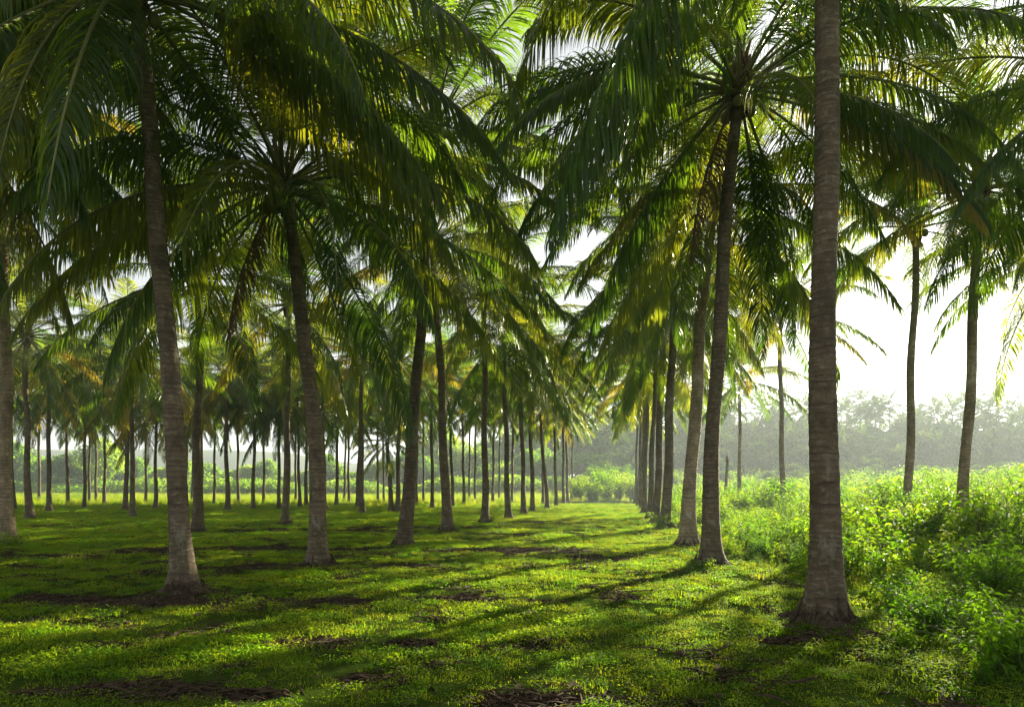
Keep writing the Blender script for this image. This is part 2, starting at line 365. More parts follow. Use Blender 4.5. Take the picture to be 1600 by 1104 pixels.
def trunk_mesh(h, top, r0, bow, near, seed, mat='trunk'):
    r = np.random.default_rng(seed)
    dz = .045 if near else .25
    z = np.concatenate([np.arange(-.15, .9, .04 if near else .1), np.arange(.9, h, dz), [h]]); t = np.clip(z/h, 0, 1)
    sides = 28 if near else 12
    ctr = np.stack([top[0]*t + bow[0]*np.sin(np.pi*t), top[1]*t + bow[1]*np.sin(np.pi*t), z], -1)
    ctr[:, 0] += .03*np.sin(z*1.3 + seed); ctr[:, 1] += .03*np.sin(z*1.1 + seed*2)
    rad = r0*(1 - .30*t**.8)
    zc = np.maximum(z, 0)
    flare = .12*np.exp(-zc/.20) + .06*np.exp(-zc/.75)
    ang = np.linspace(0, 2*np.pi, sides, endpoint=False)
    lob = 1 + .28*np.sin(ang*3 + seed)[None]*np.exp(-zc/.25)[:, None] + .15*np.sin(ang*7 + 2*seed)[None]*np.exp(-zc/.15)[:, None]
    rr = rad[:, None] + flare[:, None]*(r0/.16)*lob
    saw = ((z*12.5 + .9*np.sin(z*1.7+seed) + .5*np.sin(z*4.3+2*seed)) % 1.0)
    rr = rr*(1 + (.016*(saw-.5))[:, None]*(1 if near else 0)) + r.normal(0, .0025 if near else 0, rr.shape)
    rr *= (1 + .03*np.sin(z*.9+seed) + .02*np.sin(z*2.3+2*seed))[:, None]
    rr[-1] *= .5
    V = ctr[:, None] + np.stack([np.cos(ang)[None]*rr, np.sin(ang)[None]*rr, np.zeros_like(rr)], -1)
    n = len(z); i = np.arange(n-1)[:, None]*sides; j = np.arange(sides)[None]; j2 = (j+1) % sides
    return mesh_from("trunk", V.reshape(-1, 3), np.stack([i+j, i+j2, i+sides+j2, i+sides+j], -1).reshape(-1, 4), [M[mat]])

def root_mesh(r0, seed, near):
    """a low tangle of roots and trash round the foot"""
    r = np.random.default_rng(seed); mb = MB()
    for k in range(46 if near else 14):
        a = r.uniform(0, 6.28); l = r.uniform(.12, .34); d0 = r0*1.5
        p = np.array([[math.cos(a)*d0, math.sin(a)*d0, r.uniform(.04, .16)], [math.cos(a+.2)*(d0+l*.5), math.sin(a+.2)*(d0+l*.5), r.uniform(.02, .07)], [math.cos(a+r.uniform(-.5, .5))*(d0+l), math.sin(a+r.uniform(-.3, .3))*(d0+l), -.05]])
        mb.add(*tube(p, [.02, .014, .008], 5))
    if near:
        for k in range(80):                                  # rootlets hanging down the swollen foot
            a = r.uniform(0, 6.28); z1 = r.uniform(.05, .20) + .16*r.random()**3; zs = np.linspace(z1, -.02, 4)
            q = (r0*.98 + (.12*np.exp(-np.maximum(zs, 0)/.20) + .06*np.exp(-np.maximum(zs, 0)/.75))*(r0/.16))*np.linspace(.99, 1.10 + .15*r.random(), 4)
            aa = a + np.linspace(0, r.normal(0, .12), 4); mb.add(*tube(np.stack([q*np.cos(aa), q*np.sin(aa), zs], -1), [.006, .012, .012, .009], 4))
    ang = np.linspace(0, 2*np.pi, 32, endpoint=False); rows = []
    for q, zz in ((1.25, .17), (1.7, .11), (2.3, .05), (3.2, -.04)):
        rr = r0*q*(1 + .16*np.sin(ang*3+seed) + .10*np.sin(ang*7+seed*3) + r.normal(0, .06, 32))
        rows.append(np.stack([rr*np.cos(ang), rr*np.sin(ang), zz + r.normal(0, .018, 32)], -1))
    V = np.concatenate(rows); i = (np.arange(3)*32)[:, None]; j = np.arange(32)[None]; j2 = (j+1) % 32
    mb.add(V, np.stack([i+j, i+j2, i+32+j2, i+32+j], -1).reshape(-1, 4))
    return mb.mesh("root_mass", [M['root']], False)

def sheath_mesh(r0, seed):
    r = np.random.default_rng(seed); mb = MB()
    for k in range(26):
        a = k*2.4; zz = -.75 + k*.045
        p = np.array([[math.cos(a)*r0*.8, math.sin(a)*r0*.8, zz], [math.cos(a)*r0*1.35, math.sin(a)*r0*1.35, zz+.2], [math.cos(a)*r0*(1.7+.5*r.random()), math.sin(a)*r0*(1.7+.5*r.random()), zz+.42]])
        mb.add(*tube(p, [.06, .045, .02], 5))
    return mb.mesh("leaf_sheath", [M['fibre']])
SHEATH = sheath_mesh(.12, 1)
def spray(seed):
    r = np.random.default_rng(seed); mb = MB()
    p = np.array([[0, 0, 0], [.3, 0, .12], [.62, 0, -.05], [.85, 0, -.4]]); mb.add(*tube(p, [.02, .016, .012, .005], 5))
    for k in range(14):
        q = p[1] + (p[3]-p[1])*r.random(); e = q + r.normal(0, .14, 3) + np.array([.1, 0, -.22]); mb.add(*tube(np.array([q, (q+e)/2+[0, 0, .03], e]), [.007, .006, .003], 3))
    return mb.mesh("flower_stalk", [M['fibre']])
SPRAY = spray(3)
ORIENT = []

def palm(px, py, cpx, cpy, label, group="coconut palms of the plantation", near=False, n=32, rad=None, seed=0, bow=0.0, az=None, nuts=0, dry=0, yellow=.06, d=None, scale=1.0, top_only=False, hang=1.0, hero=(), mat='trunk'):
    """a coconut palm whose foot and crown fall at the two given points of the photograph's plane at its own distance"""
    r = random.Random(seed*7+1)
    d = d or EYE*FOC/(py-HOR)
    x = (px-CX)/FOC*d
    z0 = hz(x, d)
    h = EYE + (HOR-cpy)/FOC*d - z0
    tx = (cpx-px)/FOC*d; ty = r.uniform(-.5, .5)
    r0 = rad or r.uniform(.145, .17)
    e = bpy.data.objects.new("coconut_palm", None); C.objects.link(e); e.location = (x, d, z0)
    tag(e, label, "palm tree", group)
    link("trunk", trunk_mesh(h, (tx, ty), r0, (bow, r.uniform(-.1, .1)), near, seed, mat), e)
    if near or d < 32: link("root_mass", root_mesh(r0, seed, near), e)
    top = Vector((tx + .03*math.sin(h*1.3+seed), ty + .03*math.sin(h*1.1+seed*2), h))
    if near or d < 40: link("leaf_sheath", SHEATH, e, top, (0, 0, r.uniform(0, 6)))
    a0 = r.uniform(0, 6.28) if az is None else az
    for k in range(n):
        u = (k+.5)/n
        c = min(6, max(0, int((u**.85)*6.2*hang + r.uniform(-.35, .35))))
        a = a0 + k*2.39996 + r.uniform(-.2, .2)
        loc = top + Vector((math.cos(a)*.09, math.sin(a)*.09, .12 - .42*u)); rot = (r.uniform(-.14, .14), r.uniform(-.08, .08), a); s = scale*r.uniform(.88, 1.08)
        isy = r.random() < yellow and c >= 3
        if near:
            me = NEAR[c, r.randrange(3)]
            f = link("frond", me[2] if isy else me[0], e, loc, rot, s); link("midrib", me[1], f)
        else:
            f = link("frond", FAR[c, r.randrange(2)][1 if isy else 0], e, loc, rot, s)
        if isy: f["label"] = "yellowing frond"
    for c, dg, s in hero:
        f = link('frond', NEAR[c, r.randrange(3)][0], e, top + Vector((math.cos(R(dg))*.09, math.sin(R(dg))*.09, -.15)), (r.uniform(-.1, .1), 0, R(dg)), s); link('midrib', MIDOF[f.data.name], f)
    for k in range(dry):
        a = r.uniform(0, 6.28); link("dry_frond", DRYF[k % 3], e, top + Vector((math.cos(a)*.12, math.sin(a)*.12, -.4)), (0, 0, a), scale*r.uniform(.8, 1.05))
    for k in range(nuts):
        a = r.uniform(0, 6.28); link("coconut", NUT, e, top + Vector((math.cos(a)*.26, math.sin(a)*.26, -.25-.25*r.random())), (r.uniform(-.3, .3), r.uniform(-.3, .3), a), r.uniform(.8, 1.1))
    if nuts:
        for k in range(3):
            a = r.uniform(0, 6.28); link("flower_stalk", SPRAY, e, top + Vector((0, 0, -.1)), (0, 0, a))
    return e

#  foot px, foot py, crown px, crown py, label, options
palm(1287, 975, 1287, -430, "tall thick grey palm standing nearest, its smooth upright trunk crossing the whole picture", near=True, n=33, rad=.158, seed=1, nuts=5, az=1.35, yellow=.1, hang=.95)
palm(1108, 885, 1166, 105, "palm with a full hanging crown, second along the lane's right edge behind the thickest trunk", near=True, n=37, rad=.16, seed=2, bow=-.12, nuts=9, dry=1, az=2.2, yellow=.12, hero=[(4,180,1.0),(3,176,1.05),(5,188,1.0),(4,-4,1.05),(3,4,1.05),(5,-12,1.0),(2,2,1.05),(5,-150,.8),(5,-32,.85),(4,200,1.0),(6,150,1.05),(6,60,1.05),(5,110,1.0)])
palm(1075, 853, 1122, 290, "pale palm leaning right close behind the full-crowned palm at the lane's right edge", near=True, n=36, seed=3, bow=-.1, mat='pale_trunk', nuts=3, dry=1, rad=.19, hang=1.15)
palm(290, 922, 208, -40, "thick ringed palm leaning left, with wide flared foot in the shaded grass", near=True, n=34, rad=.15, seed=4, bow=.05, nuts=4, dry=0, az=1.0, hero=[(5,0,1.05),(4,-6,1.15),(4,8,1.1),(6,-85,.9),(5,190,1.05),(6,205,1.0),(5,-30,1.05),(3,172,1.1),(5,-150,1.0),(6,-70,1.05),(6,-112,1.0),(5,212,1.05),(4,165,1.05),(5,20,1.1)])
palm(500, 882, 446, 285, "dark palm leaning left with a bowed trunk and drooping dark crown", near=True, n=35, rad=.165, seed=5, bow=.12, nuts=6, dry=1, hero=[(3,0,1.05),(4,-5,1.0),(5,205,1.0),(6,230,.95)])
palm(630, 852, 680, 215, "grey banded palm leaning right, crossing its neighbour's trunk higher up", near=True, n=34, rad=.175, seed=6, bow=.04, nuts=3)
palm(698, 831, 674, 375, "grey banded palm leaning left behind the crossing right-leaning palm", near=True, n=33, rad=.17, seed=7, bow=.08, nuts=2)
palm(11, 852, 22, 215, "pale banded palm at the photo's left edge with a weed tuft at its foot", near=True, n=33, rad=.17, seed=8, nuts=2, mat='pale_trunk')
palm(1503, 850, 1532, 285, "slim upright palm rising from the weeds, rightmost trunk in the picture", near=True, n=32, rad=.15, seed=9, nuts=3, d=19.5, mat='pale_trunk', scale=.88, hang=.9, yellow=.02)
palm(1417, 836, 1428, 350, "slim pale palm rising out of a dark leafy bush in the weeds", near=True, n=31, rad=.145, seed=10, nuts=2, d=24, mat='pale_trunk', scale=.82, hang=.82, yellow=.02)
palm(1040, 827, 1057, 395, "palm third along the lane's right edge, its foot in a weed clump", near=True, n=36, seed=11, nuts=2, rad=.18, hang=1.15)
palm(758, 817, 757, 462, "straight palm with star-shaped crown and a bright weed tuft at its foot", near=True, n=32, rad=.155, seed=12, nuts=4)
palm(307, 833, 314, 430, "sunlit-edged palm half hidden behind the thick left-leaning trunk", near=True, n=32, seed=13, nuts=3, yellow=.2)
# neighbours just outside the frame whose crowns hang into it
palm(-210, 905, -200, 55, "palm outside the photo's left edge whose dark fronds hang into the top corner", near=True, n=33, seed=14, d=12.5, hero=[(4,0,1.1),(5,12,1.1),(5,-14,1.1),(6,0,1.1),(3,5,1.1),(4,-25,1.05),(4,25,1.05)])
palm(1790, 890, 1800, 120, "palm outside the photo's right edge whose fronds hang into the top corner", near=True, n=32, seed=15, d=13.5)
palm(-330, 830, -310, 330, "palm standing outside the left edge behind the dark corner fronds", n=24, seed=16, d=24)

ordin = ["first","second","third","fourth","fifth","sixth","seventh","eighth","ninth","tenth","eleventh","twelfth","thirteenth","fourteenth","fifteenth","sixteenth","seventeenth","eighteenth","nineteenth","twentieth",
         "twenty-first","twenty-second","twenty-third","twenty-fourth","twenty-fifth","twenty-sixth","twenty-seventh","twenty-eighth","twenty-ninth","thirtieth","thirty-first","thirty-second","thirty-third","thirty-fourth","thirty-fifth","thirty-sixth","thirty-seventh","thirty-eighth","thirty-ninth","fortieth"]
palm(1668, 831, 1664, 385, "palm just outside the right edge whose fronds reach in beside the rightmost slim trunk", near=True, n=30, seed=17, d=25.5, yellow=0)
palm(-130, 860, -120, 235, "palm just outside the left edge whose crown fills in above the pale banded trunk", near=True, n=32, seed=18, d=18)
def nth(k): return ordin[k] if k < 40 else 'forty-' + ordin[k-40] if k < 49 else 'fiftieth' if k == 49 else 'fifty-' + ordin[k-50] if k < 59 else 'sixtieth' if k == 59 else 'sixty-' + ordin[k-60] if k < 69 else 'seventieth' if k == 69 else 'seventy-' + ordin[k-70] if k < 79 else 'eightieth' if k == 79 else 'eighty-' + ordin[k-80]
# lane, right edge, beyond the third palm
for k, (a, b, c, e) in enumerate([(1025,819,1038,455),(1015,810,1027,505),(1006,803,1016,545),(1001,797,1009,575),(997,791,1003,600),(993,787,998,620)]):
    palm(a, b, c, e, f"{ordin[k+3]} palm along the lane's right edge, counting away from the camera", "palms along the lane's right edge", seed=30+k, n=32, hang=1.1)
# lane, left edge, beyond the star-crowned palm
for k, (a, b, c, e) in enumerate([(794,810,787,520),(819,804,812,545),(833,800,826,565),(856,795,838,585),(869,791,864,600),(880,787,880,620),(887,785,884,632),(893,782,896,640)]):
    palm(a, b, c, e, f"{ordin[k]} slim palm beyond the star-crowned one along the lane's left edge", "palms along the lane's left edge", seed=40+k, n=31, yellow=.08, hang=1.1)
# weedy side
palm(1224, 809, 1222, 485, "slim palm in the weeds seen left of the thickest trunk, sky behind its crown", seed=50, n=22, mat='pale_trunk', d=38, rad=.15)
palm(1155, 799, 1158, 590, "small-crowned palm in the far weeds between the lane and the slim palm", seed=51, n=22, mat='pale_trunk', d=50, rad=.15)
palm(1085, 786, 1092, 600, "small palm deep in the weeds right of the lane's edge row", seed=52, n=22, d=72, mat='pale_trunk')
# second and deeper rows on the left
deep = [(447,819,452,470),(566,803,562,555),(621,799,624,560),(46,812,40,520),(77,799,73,590),(132,794,132,590),(208,807,214,560),(196,798,198,600),(243,795,243,650),
        (315,793,316,610),(356,798,354,590),(395,796,396,600),(436,795,436,640),(468,793,465,600),(478,791,482,610),(508,797,500,560),(526,790,527,645),(558,793,566,600),
        (612,799,606,690),(676,794,674,600),(708,792,700,580),(742,785,743,640),(650,790,652,610),(412,786,413,640),(591,786,590,630),(139,787,143,640),(107,790,106,615),
        (20,796,18,600),(265,790,268,620),(725,789,722,600),(770,787,772,620),(800,786,802,625),(-30,800,-35,560),(163,789,160,610),(290,789,292,620),(545,787,543,630),(848,788,849,620),(488,786,490,630),(335,788,337,625),(640,784,640,640)]
deep += [(62,786,60,615),(150,785,152,610),(228,786,226,600),(300,785,303,620),(372,787,370,605),(462,786,460,600),(538,784,540,615),(600,785,598,605),(662,785,660,600),(733,784,735,610),(780,783,781,600),(818,784,817,615)]
deep.sort()
for k, (a, b, c, e) in enumerate(deep):
    palm(a, b, c, e, f"slim palm in the deeper rows left of the lane, {nth(k)} trunk from the left", "palms of the deeper rows", seed=100+k, n=32, yellow=.15, hang=1.1, scale=.5 if e > 655 else .85 if e > 635 else 1.0, rad=random.uniform(.14, .17))
# headless dead trunk
def dead_palm(px, d, tpy, label, cat="dead palm"):
    x = (px-CX)/FOC*d; z0 = hz(x, d); h = EYE + (HOR-tpy)/FOC*d - z0
    o = link("dead_palm_trunk", trunk_mesh(h, (.1, 0), .15, (0, 0), False, int(px)), None, (x, d, z0)); tag(o, label, cat)
dead_palm(1134, 58, 712, "headless grey dead palm trunk standing in the weeds behind the full-crowned palm")

# ------------------------------------------------------------------ small plants: templates and scattering
TPL = bpy.data.collections.new("templates")
def template(name, me, coll):
    o = bpy.data.objects.new(name, me); coll.objects.link(o); return o

def scatter(name, pts, scl, rot, idx, coll, label, cat=None):
    me = bpy.data.meshes.new(name); me.vertices.add(len(pts)); me.vertices.foreach_set("co", np.asarray(pts, np.float32).ravel())
    me.attributes.new("scl", 'FLOAT', 'POINT').data.foreach_set("value", np.asarray(scl, np.float32))
    me.attributes.new("rot", 'FLOAT_VECTOR', 'POINT').data.foreach_set("vector", np.asarray(rot, np.float32).ravel())
    me.attributes.new("idx", 'INT', 'POINT').data.foreach_set("value", np.asarray(idx, np.int32))
    o = link(name, me)
    g = bpy.data.node_groups.new(name, 'GeometryNodeTree')
    g.interface.new_socket("Geometry", in_out='INPUT', socket_type='NodeSocketGeometry'); g.interface.new_socket("Geometry", in_out='OUTPUT', socket_type='NodeSocketGeometry')
    gi = g.nodes.new("NodeGroupInput"); go = g.nodes.new("NodeGroupOutput"); io = g.nodes.new("GeometryNodeInstanceOnPoints"); ci = g.nodes.new("GeometryNodeCollectionInfo")
    ci.inputs[0].default_value = coll; ci.inputs[1].default_value = True; ci.inputs[2].default_value = True
    def attr(nm, ty):
        a = g.nodes.new("GeometryNodeInputNamedAttribute"); a.data_type = ty; a.inputs[0].default_value = nm; return a.outputs[0]
    g.links.new(gi.outputs[0], io.inputs["Points"]); g.links.new(ci.outputs[0], io.inputs["Instance"]); io.inputs["Pick Instance"].default_value = True
    g.links.new(attr("idx", 'INT'), io.inputs["Instance Index"]); g.links.new(attr("rot", 'FLOAT_VECTOR'), io.inputs["Rotation"]); g.links.new(attr("scl", 'FLOAT'), io.inputs["Scale"])
    g.links.new(io.outputs[0], go.inputs[0])
    md = o.modifiers.new("scatter", 'NODES'); md.node_group = g
    tag(o, label, cat, kind="stuff"); return o

def blades(n, rad, h, wd, seed, lean=.5, seg=2):
    r = np.random.default_rng(seed)
    a = r.uniform(0, 6.28, n); q = rad*np.sqrt(r.random(n)); b = np.stack([q*np.cos(a), q*np.sin(a), np.full(n, -.01)], -1)
    la = r.uniform(0, 6.28, n); ll = np.abs(r.normal(0, lean, n)); hh = h*r.uniform(.5, 1.15, n)
    d = np.stack([np.sin(ll)*np.cos(la), np.sin(ll)*np.sin(la), np.cos(ll)], -1); s = np.stack([-np.sin(la), np.cos(la), np.zeros(n)], -1)
    rows = []; p = b.copy()
    for k in range(seg+1):
        hw = s*(wd*.5*(1, .9, .5, .05)[k if seg == 3 else (0, 1, 3)[k]]); rows.append(np.stack([p-hw, p+hw], 1))
        p = p + d*(hh/seg)[:, None]; d = d + np.stack([np.cos(la)*.5, np.sin(la)*.5, np.full(n, -.25)], -1)*.8; d /= np.linalg.norm(d, axis=1)[:, None]
    Q = np.stack(rows, 1); bb = (np.arange(n)*(seg+1)*2)[:, None] + (np.arange(seg)*2)[None]
    return Q.reshape(-1, 3), np.stack([bb, bb+1, bb+3, bb+2], -1).reshape(-1, 4)

def leaves(P, D, U, l, wd, fold=.25):
    """pointed leaves at P, along D, with up vectors U: five vertices, two quads folded on the midrib"""
    D = D/np.linalg.norm(D, axis=1)[:, None]; S = np.cross(D, U); S /= np.linalg.norm(S, axis=1)[:, None] + 1e-9; Nn = np.cross(S, D)
    l = np.asarray(l)[:, None]; wd = np.asarray(wd)[:, None]
    m0 = P; m1 = P + D*l - Nn*l*.18
    mid = P + D*l*.45; a = mid - S*wd*.5 + Nn*wd*fold; b = mid + S*wd*.5 + Nn*wd*fold
    V = np.stack([m0, a, m1, b, mid], 1).reshape(-1, 3); k = (np.arange(len(P))*5)[:, None]
    return V, np.concatenate([k + np.array([[0, 4, 2, 1]]), k + np.array([[0, 3, 2, 4]])])

def weed(seed, h=.9, stems=7, lf=.085, spread=.35, per=26, droop=.5, ratio=.5):
    r = np.random.default_rng(seed); mb = MB()
    for k in range(stems):
        a = r.uniform(0, 6.28); hh = h*r.uniform(.55, 1.1); sp = spread*r.uniform(.3, 1.1); n = 9; t = np.linspace(0, 1, n)
        p = np.stack([np.cos(a)*sp*t**1.4 + r.normal(0, .04)*np.sin(t*5), np.sin(a)*sp*t**1.4 + r.normal(0, .04)*np.cos(t*4), hh*(t - .18*t**3)], -1) + np.array([r.normal(0, .07), r.normal(0, .07), -.03])
        mb.add(*tube(p, .006*(1.2-t), 4), 1)
        tt = np.sort(r.uniform(.12, 1, per)); P = np.stack([np.interp(tt, t, p[:, q]) for q in range(3)], -1)
        b = np.arange(per)*2.4 + r.uniform(0, 6); D = np.stack([np.cos(b), np.sin(b), r.normal(.25, .35, per)], -1)
        pet = lf*r.uniform(.1, .9, per)[:, None]; P = P + D*pet
        ll = lf*r.uniform(.6, 1.3, per)*(1.15-.5*tt); D[:, 2] -= droop
        mb.add(*leaves(P, D, np.stack([r.normal(0, .35, per), r.normal(0, .35, per), np.ones(per)], -1), ll, ll*ratio))
    return mb
WEED = bpy.data.collections.new("weed templates")
for k, kw in enumerate([dict(h=.8, lf=.115, stems=8), dict(h=1.05, lf=.13, stems=8, per=30), dict(h=.6, lf=.095, stems=9, spread=.45), dict(h=1.35, lf=.17, stems=6, per=30, ratio=.36, spread=.3), dict(h=.9, lf=.075, stems=10, per=40, spread=.5)]):
    template(f"weed_{k}", weed(200+k, **kw).mesh("weed", [M['weed'], M['stem']]), WEED)
template("weed_5", MB().add(*blades(90, .35, .8, .018, 7, .45, 3)).mesh("weed", [M['meadow']]), WEED)

def stalks(seed):
    r = np.random.default_rng(seed); mb = MB()
    for k in range(9):
        a = r.uniform(0, 6.28); q = r.uniform(.1, .5); hh = r.uniform(.3, .85); p = np.array([[0, 0, 0], [math.cos(a)*q*.4, math.sin(a)*q*.4, hh*.55], [math.cos(a)*q, math.sin(a)*q, hh]]); mb.add(*tube(p, [.006, .005, .002], 4), 1)
        for j in range(7):
            t_ = r.uniform(.5, 1); b = p[1] + (p[2]-p[1])*t_; e = b + r.normal(0, .09, 3); mb.add(*tube(np.array([b, e]), [.003, .001], 3), 1)
    return mb
template("weed_6", stalks(9).mesh("weed", [M['weed'], M['litter']]), WEED)
template("weed_7", weed(207, h=1.0, lf=.05, stems=14, per=60, spread=.4, ratio=.3).mesh("weed", [M['shrub'], M['stem']]), WEED)
template("weed_8", weed(208, h=.7, lf=.2, stems=7, per=14, spread=.4, ratio=.7).mesh("weed", [M['weed'], M['stem']]), WEED)
GR = bpy.data.collections.new("grass templates")
template("grass_0", MB().add(*blades(120, .17, .042, .0055, 1, .8)).mesh("grass", [M['grass']]), GR)
template("grass_1", MB().add(*blades(100, .19, .052, .006, 2, .9)).mesh("grass", [M['grass']]), GR)
def rosette(seed, n, rad, lf):
    r = np.random.default_rng(seed); a = r.uniform(0, 6.28, n); q = rad*np.sqrt(r.random(n)); P = np.stack([q*np.cos(a), q*np.sin(a), r.uniform(.01, .05, n)], -1)
    b = r.uniform(0, 6.28, n); D = np.stack([np.cos(b), np.sin(b), r.uniform(-.1, .5, n)], -1); ll = lf*r.uniform(.6, 1.3, n)
    return leaves(P, D, np.stack([r.normal(0, .3, n), r.normal(0, .3, n), np.ones(n)], -1), ll, ll*.62)
template("grass_2", MB().add(*rosette(3, 90, .2, .024)).add(*blades(40, .2, .05, .005, 4, .7)).mesh("grass", [M['grass']]), GR)
template("grass_3", MB().add(*rosette(5, 70, .17, .036)).add(*blades(25, .15, .09, .006, 6, .6)).mesh("grass", [M['weed']]), GR)
template("grass_4", MB().add(*blades(80, .16, .09, .007, 8, .7, 3)).mesh("grass", [M['grass']]), GR)

template('grass_5', MB().add(*blades(45, .16, .07, .0045, 12, 1.0)).mesh('grass', [M['litter']]), GR)
template('grass_6', weed(310, h=.16, stems=6, lf=.045, spread=.1, per=9).mesh('grass', [M['weed'], M['stem']]), GR)
def in_view(x, y, m=1.5): return np.abs(x) < (800/FOC)*y + m
def pick(n, x0, x1, y0, y1):
    return rng.uniform(x0, x1, n), rng.uniform(y0, y1, n)
# mown sward, denser near
gx, gy = [], []
for y0, y1, dens in ((3.8, 9, 36), (9, 15, 26), (15, 25, 18), (25, 45, 10), (45, 75, 4.5)):
    xl, xr = -y1*.78-1.5, min(y1*.78+1.5, float(edge_x(y1))+1.0)
    n = int((xr-xl)*(y1-y0)*dens); x, y = pick(n, xl, xr, y0, y1); k = in_view(x, y) & (x < edge_x(y)+.5); gx.append(x[k]); gy.append(y[k])
gx, gy = np.concatenate(gx), np.concatenate(gy)
k = rng.random(len(gx)) > soil(gx, gy)*.93; gx, gy = gx[k], gy[k]
foot = [(o.location.x, o.location.y) for o in bpy.data.objects if o.name.startswith('coconut_palm') and 4 < o.location.y < 36]
fa = rng.uniform(0, 6.28, (len(foot), 34)); fr_ = rng.uniform(.30, .75, (len(foot), 34)); gx = np.concatenate([gx, (np.array(foot)[:, :1] + np.cos(fa)*fr_).ravel()]); gy = np.concatenate([gy, (np.array(foot)[:, 1:] + np.sin(fa)*fr_).ravel()])
d = np.hypot(gx, gy); cl = fbm(gx*.8, gy*1.1, 61, 3)
idx = np.where(cl > .60, rng.choice([2, 2, 3, 3, 4], len(gx)), rng.choice([0, 1, 2, 2, 2, 3], len(gx)))
scl = rng.uniform(.7, 1.25, len(gx))*np.interp(d, [5, 15, 40, 75], [.85, 1.0, 1.6, 2.5])*np.interp(cl, [.3, .5, .7], [.75, 1, 1.3])
q5 = rng.random(len(gx)); idx = np.where(q5 < .05, 5, np.where(q5 > .965, 6, idx))
rot = np.stack([rng.normal(0, .08, len(gx)), rng.normal(0, .08, len(gx)), rng.uniform(0, 6.28, len(gx))], -1)
scatter("grass", np.stack([gx, gy, hgt(gx, gy)], -1), scl, rot, idx, GR, "short mown grass and creeping weeds under the palms")

# meadow beyond the palms on the left
n = 9000; x, y = pick(n, -135, 30, 62, 165); k = in_view(x, y, 4) & (x < edge_x(y)-1.5) & ~((x > .155*y-9) & (y < 95)); x, y = x[k], y[k]; d = np.hypot(x, y)
scatter("meadow_grass", np.stack([x, y, hgt(x, y)], -1), rng.uniform(.5, 1.2, len(x))*np.interp(d, [60, 150], [.8, 1.8]), np.stack([x*0, x*0, rng.uniform(0, 6.28, len(x))], -1),
        rng.choice([5, 5, 5, 2, 0], len(x)), WEED, "sunny tall meadow grass beyond the palm rows")

# weedy mass on the right
ux, uy = [], []
for y0, y1, dens in ((3.6, 12, 9), (12, 22, 6.5), (22, 40, 3.2), (40, 75, 1.1), (75, 150, .3)):
    xl, xr = float(edge_x(y0))-.3, y1*.78+3; n = int((xr-xl)*(y1-y0)*dens); x, y = pick(n, xl, xr, y0, y1); q = in_view(x, y, 2) & (x > edge_x(y) + rng.normal(0, .25, n)); ux.append(x[q]); uy.append(y[q])
ux, uy = np.concatenate(ux), np.concatenate(uy); off = ux-edge_x(uy); d = np.hypot(ux, uy); cl = fbm(ux*.35, uy*.35, 91, 3)
scl = np.interp(off, [0, .6, 2, 5, 10], [.42, .68, .95, 1.2, 1.35])*rng.uniform(.7, 1.2, len(ux))*np.interp(cl, [.3, .5, .7], [.5, 1, 1.5])*(1 + .12*np.exp(-((ux-12.3)/3.2)**2 - ((uy-18.5)/3.0)**2))*np.interp(d, [20, 60, 140], [1, 1.35, 2.3])*np.interp(d, [5, 9, 14], [.40, .52, 1.0])
idx = np.where(cl > .55, rng.choice([1, 3, 3, 0, 4, 0, 1, 3, 8, 7, 6], len(ux)), rng.choice([0, 2, 4, 2, 1, 5, 0, 8, 1, 3, 6, 7], len(ux)))
sp2 = fbm(ux*.8, uy*.8, 17, 2); idx = np.where(sp2 > .68, 7, np.where(sp2 < .36, rng.choice([8, 2, 4], len(ux)), idx))
scatter("undergrowth", np.stack([ux, uy, hgt(ux, uy)], -1), scl, np.stack([rng.normal(0, .1, len(ux)), rng.normal(0, .1, len(ux)), rng.uniform(0, 6.28, len(ux))], -1), idx, WEED,
        "sunlit bright green weeds filling the open ground right of the lane")

# litter in the bare patches
LT = bpy.data.collections.new("litter templates")
def litter(seed):
    r = np.random.default_rng(seed); mb = MB()
    for k in range(26):
        a = r.uniform(0, 6.28); l = r.uniform(.03, .22); c = np.array([r.normal(0, .12), r.normal(0, .12), r.uniform(.0, .03)]); dd = np.array([math.cos(a), math.sin(a), r.normal(0, .12)])*l*.5
        mb.add(*tube(np.array([c-dd, c+[0, 0, .01], c+dd]), [.003, .007, .002], 3))
    P = np.stack([r.normal(0, .14, 20), r.normal(0, .14, 20), r.uniform(.005, .03, 20)], -1); b = r.uniform(0, 6.28, 20); ll = r.uniform(.04, .12, 20)
    mb.add(*leaves(P, np.stack([np.cos(b), np.sin(b), r.normal(0, .2, 20)], -1), np.stack([r.normal(0, .4, 20), r.normal(0, .4, 20), np.ones(20)], -1), ll, ll*.35))
    return mb.mesh("litter", [M['litter']])
for k in range(3): template(f"litter_{k}", litter(300+k), LT)
x, y = pick(26000, -22, 8, 4, 34); k = in_view(x, y) & (rng.random(len(x)) < soil(x, y)*.8+.02) & (x < edge_x(y)); x, y = x[k], y[k]
scatter("leaf_litter", np.stack([x, y, hgt(x, y)], -1), rng.uniform(.7, 1.7, len(x)), np.stack([x*0, x*0, rng.uniform(0, 6.28, len(x))], -1), rng.integers(0, 3, len(x)), LT, "brown twigs and dry leaf scraps on the bare patches")

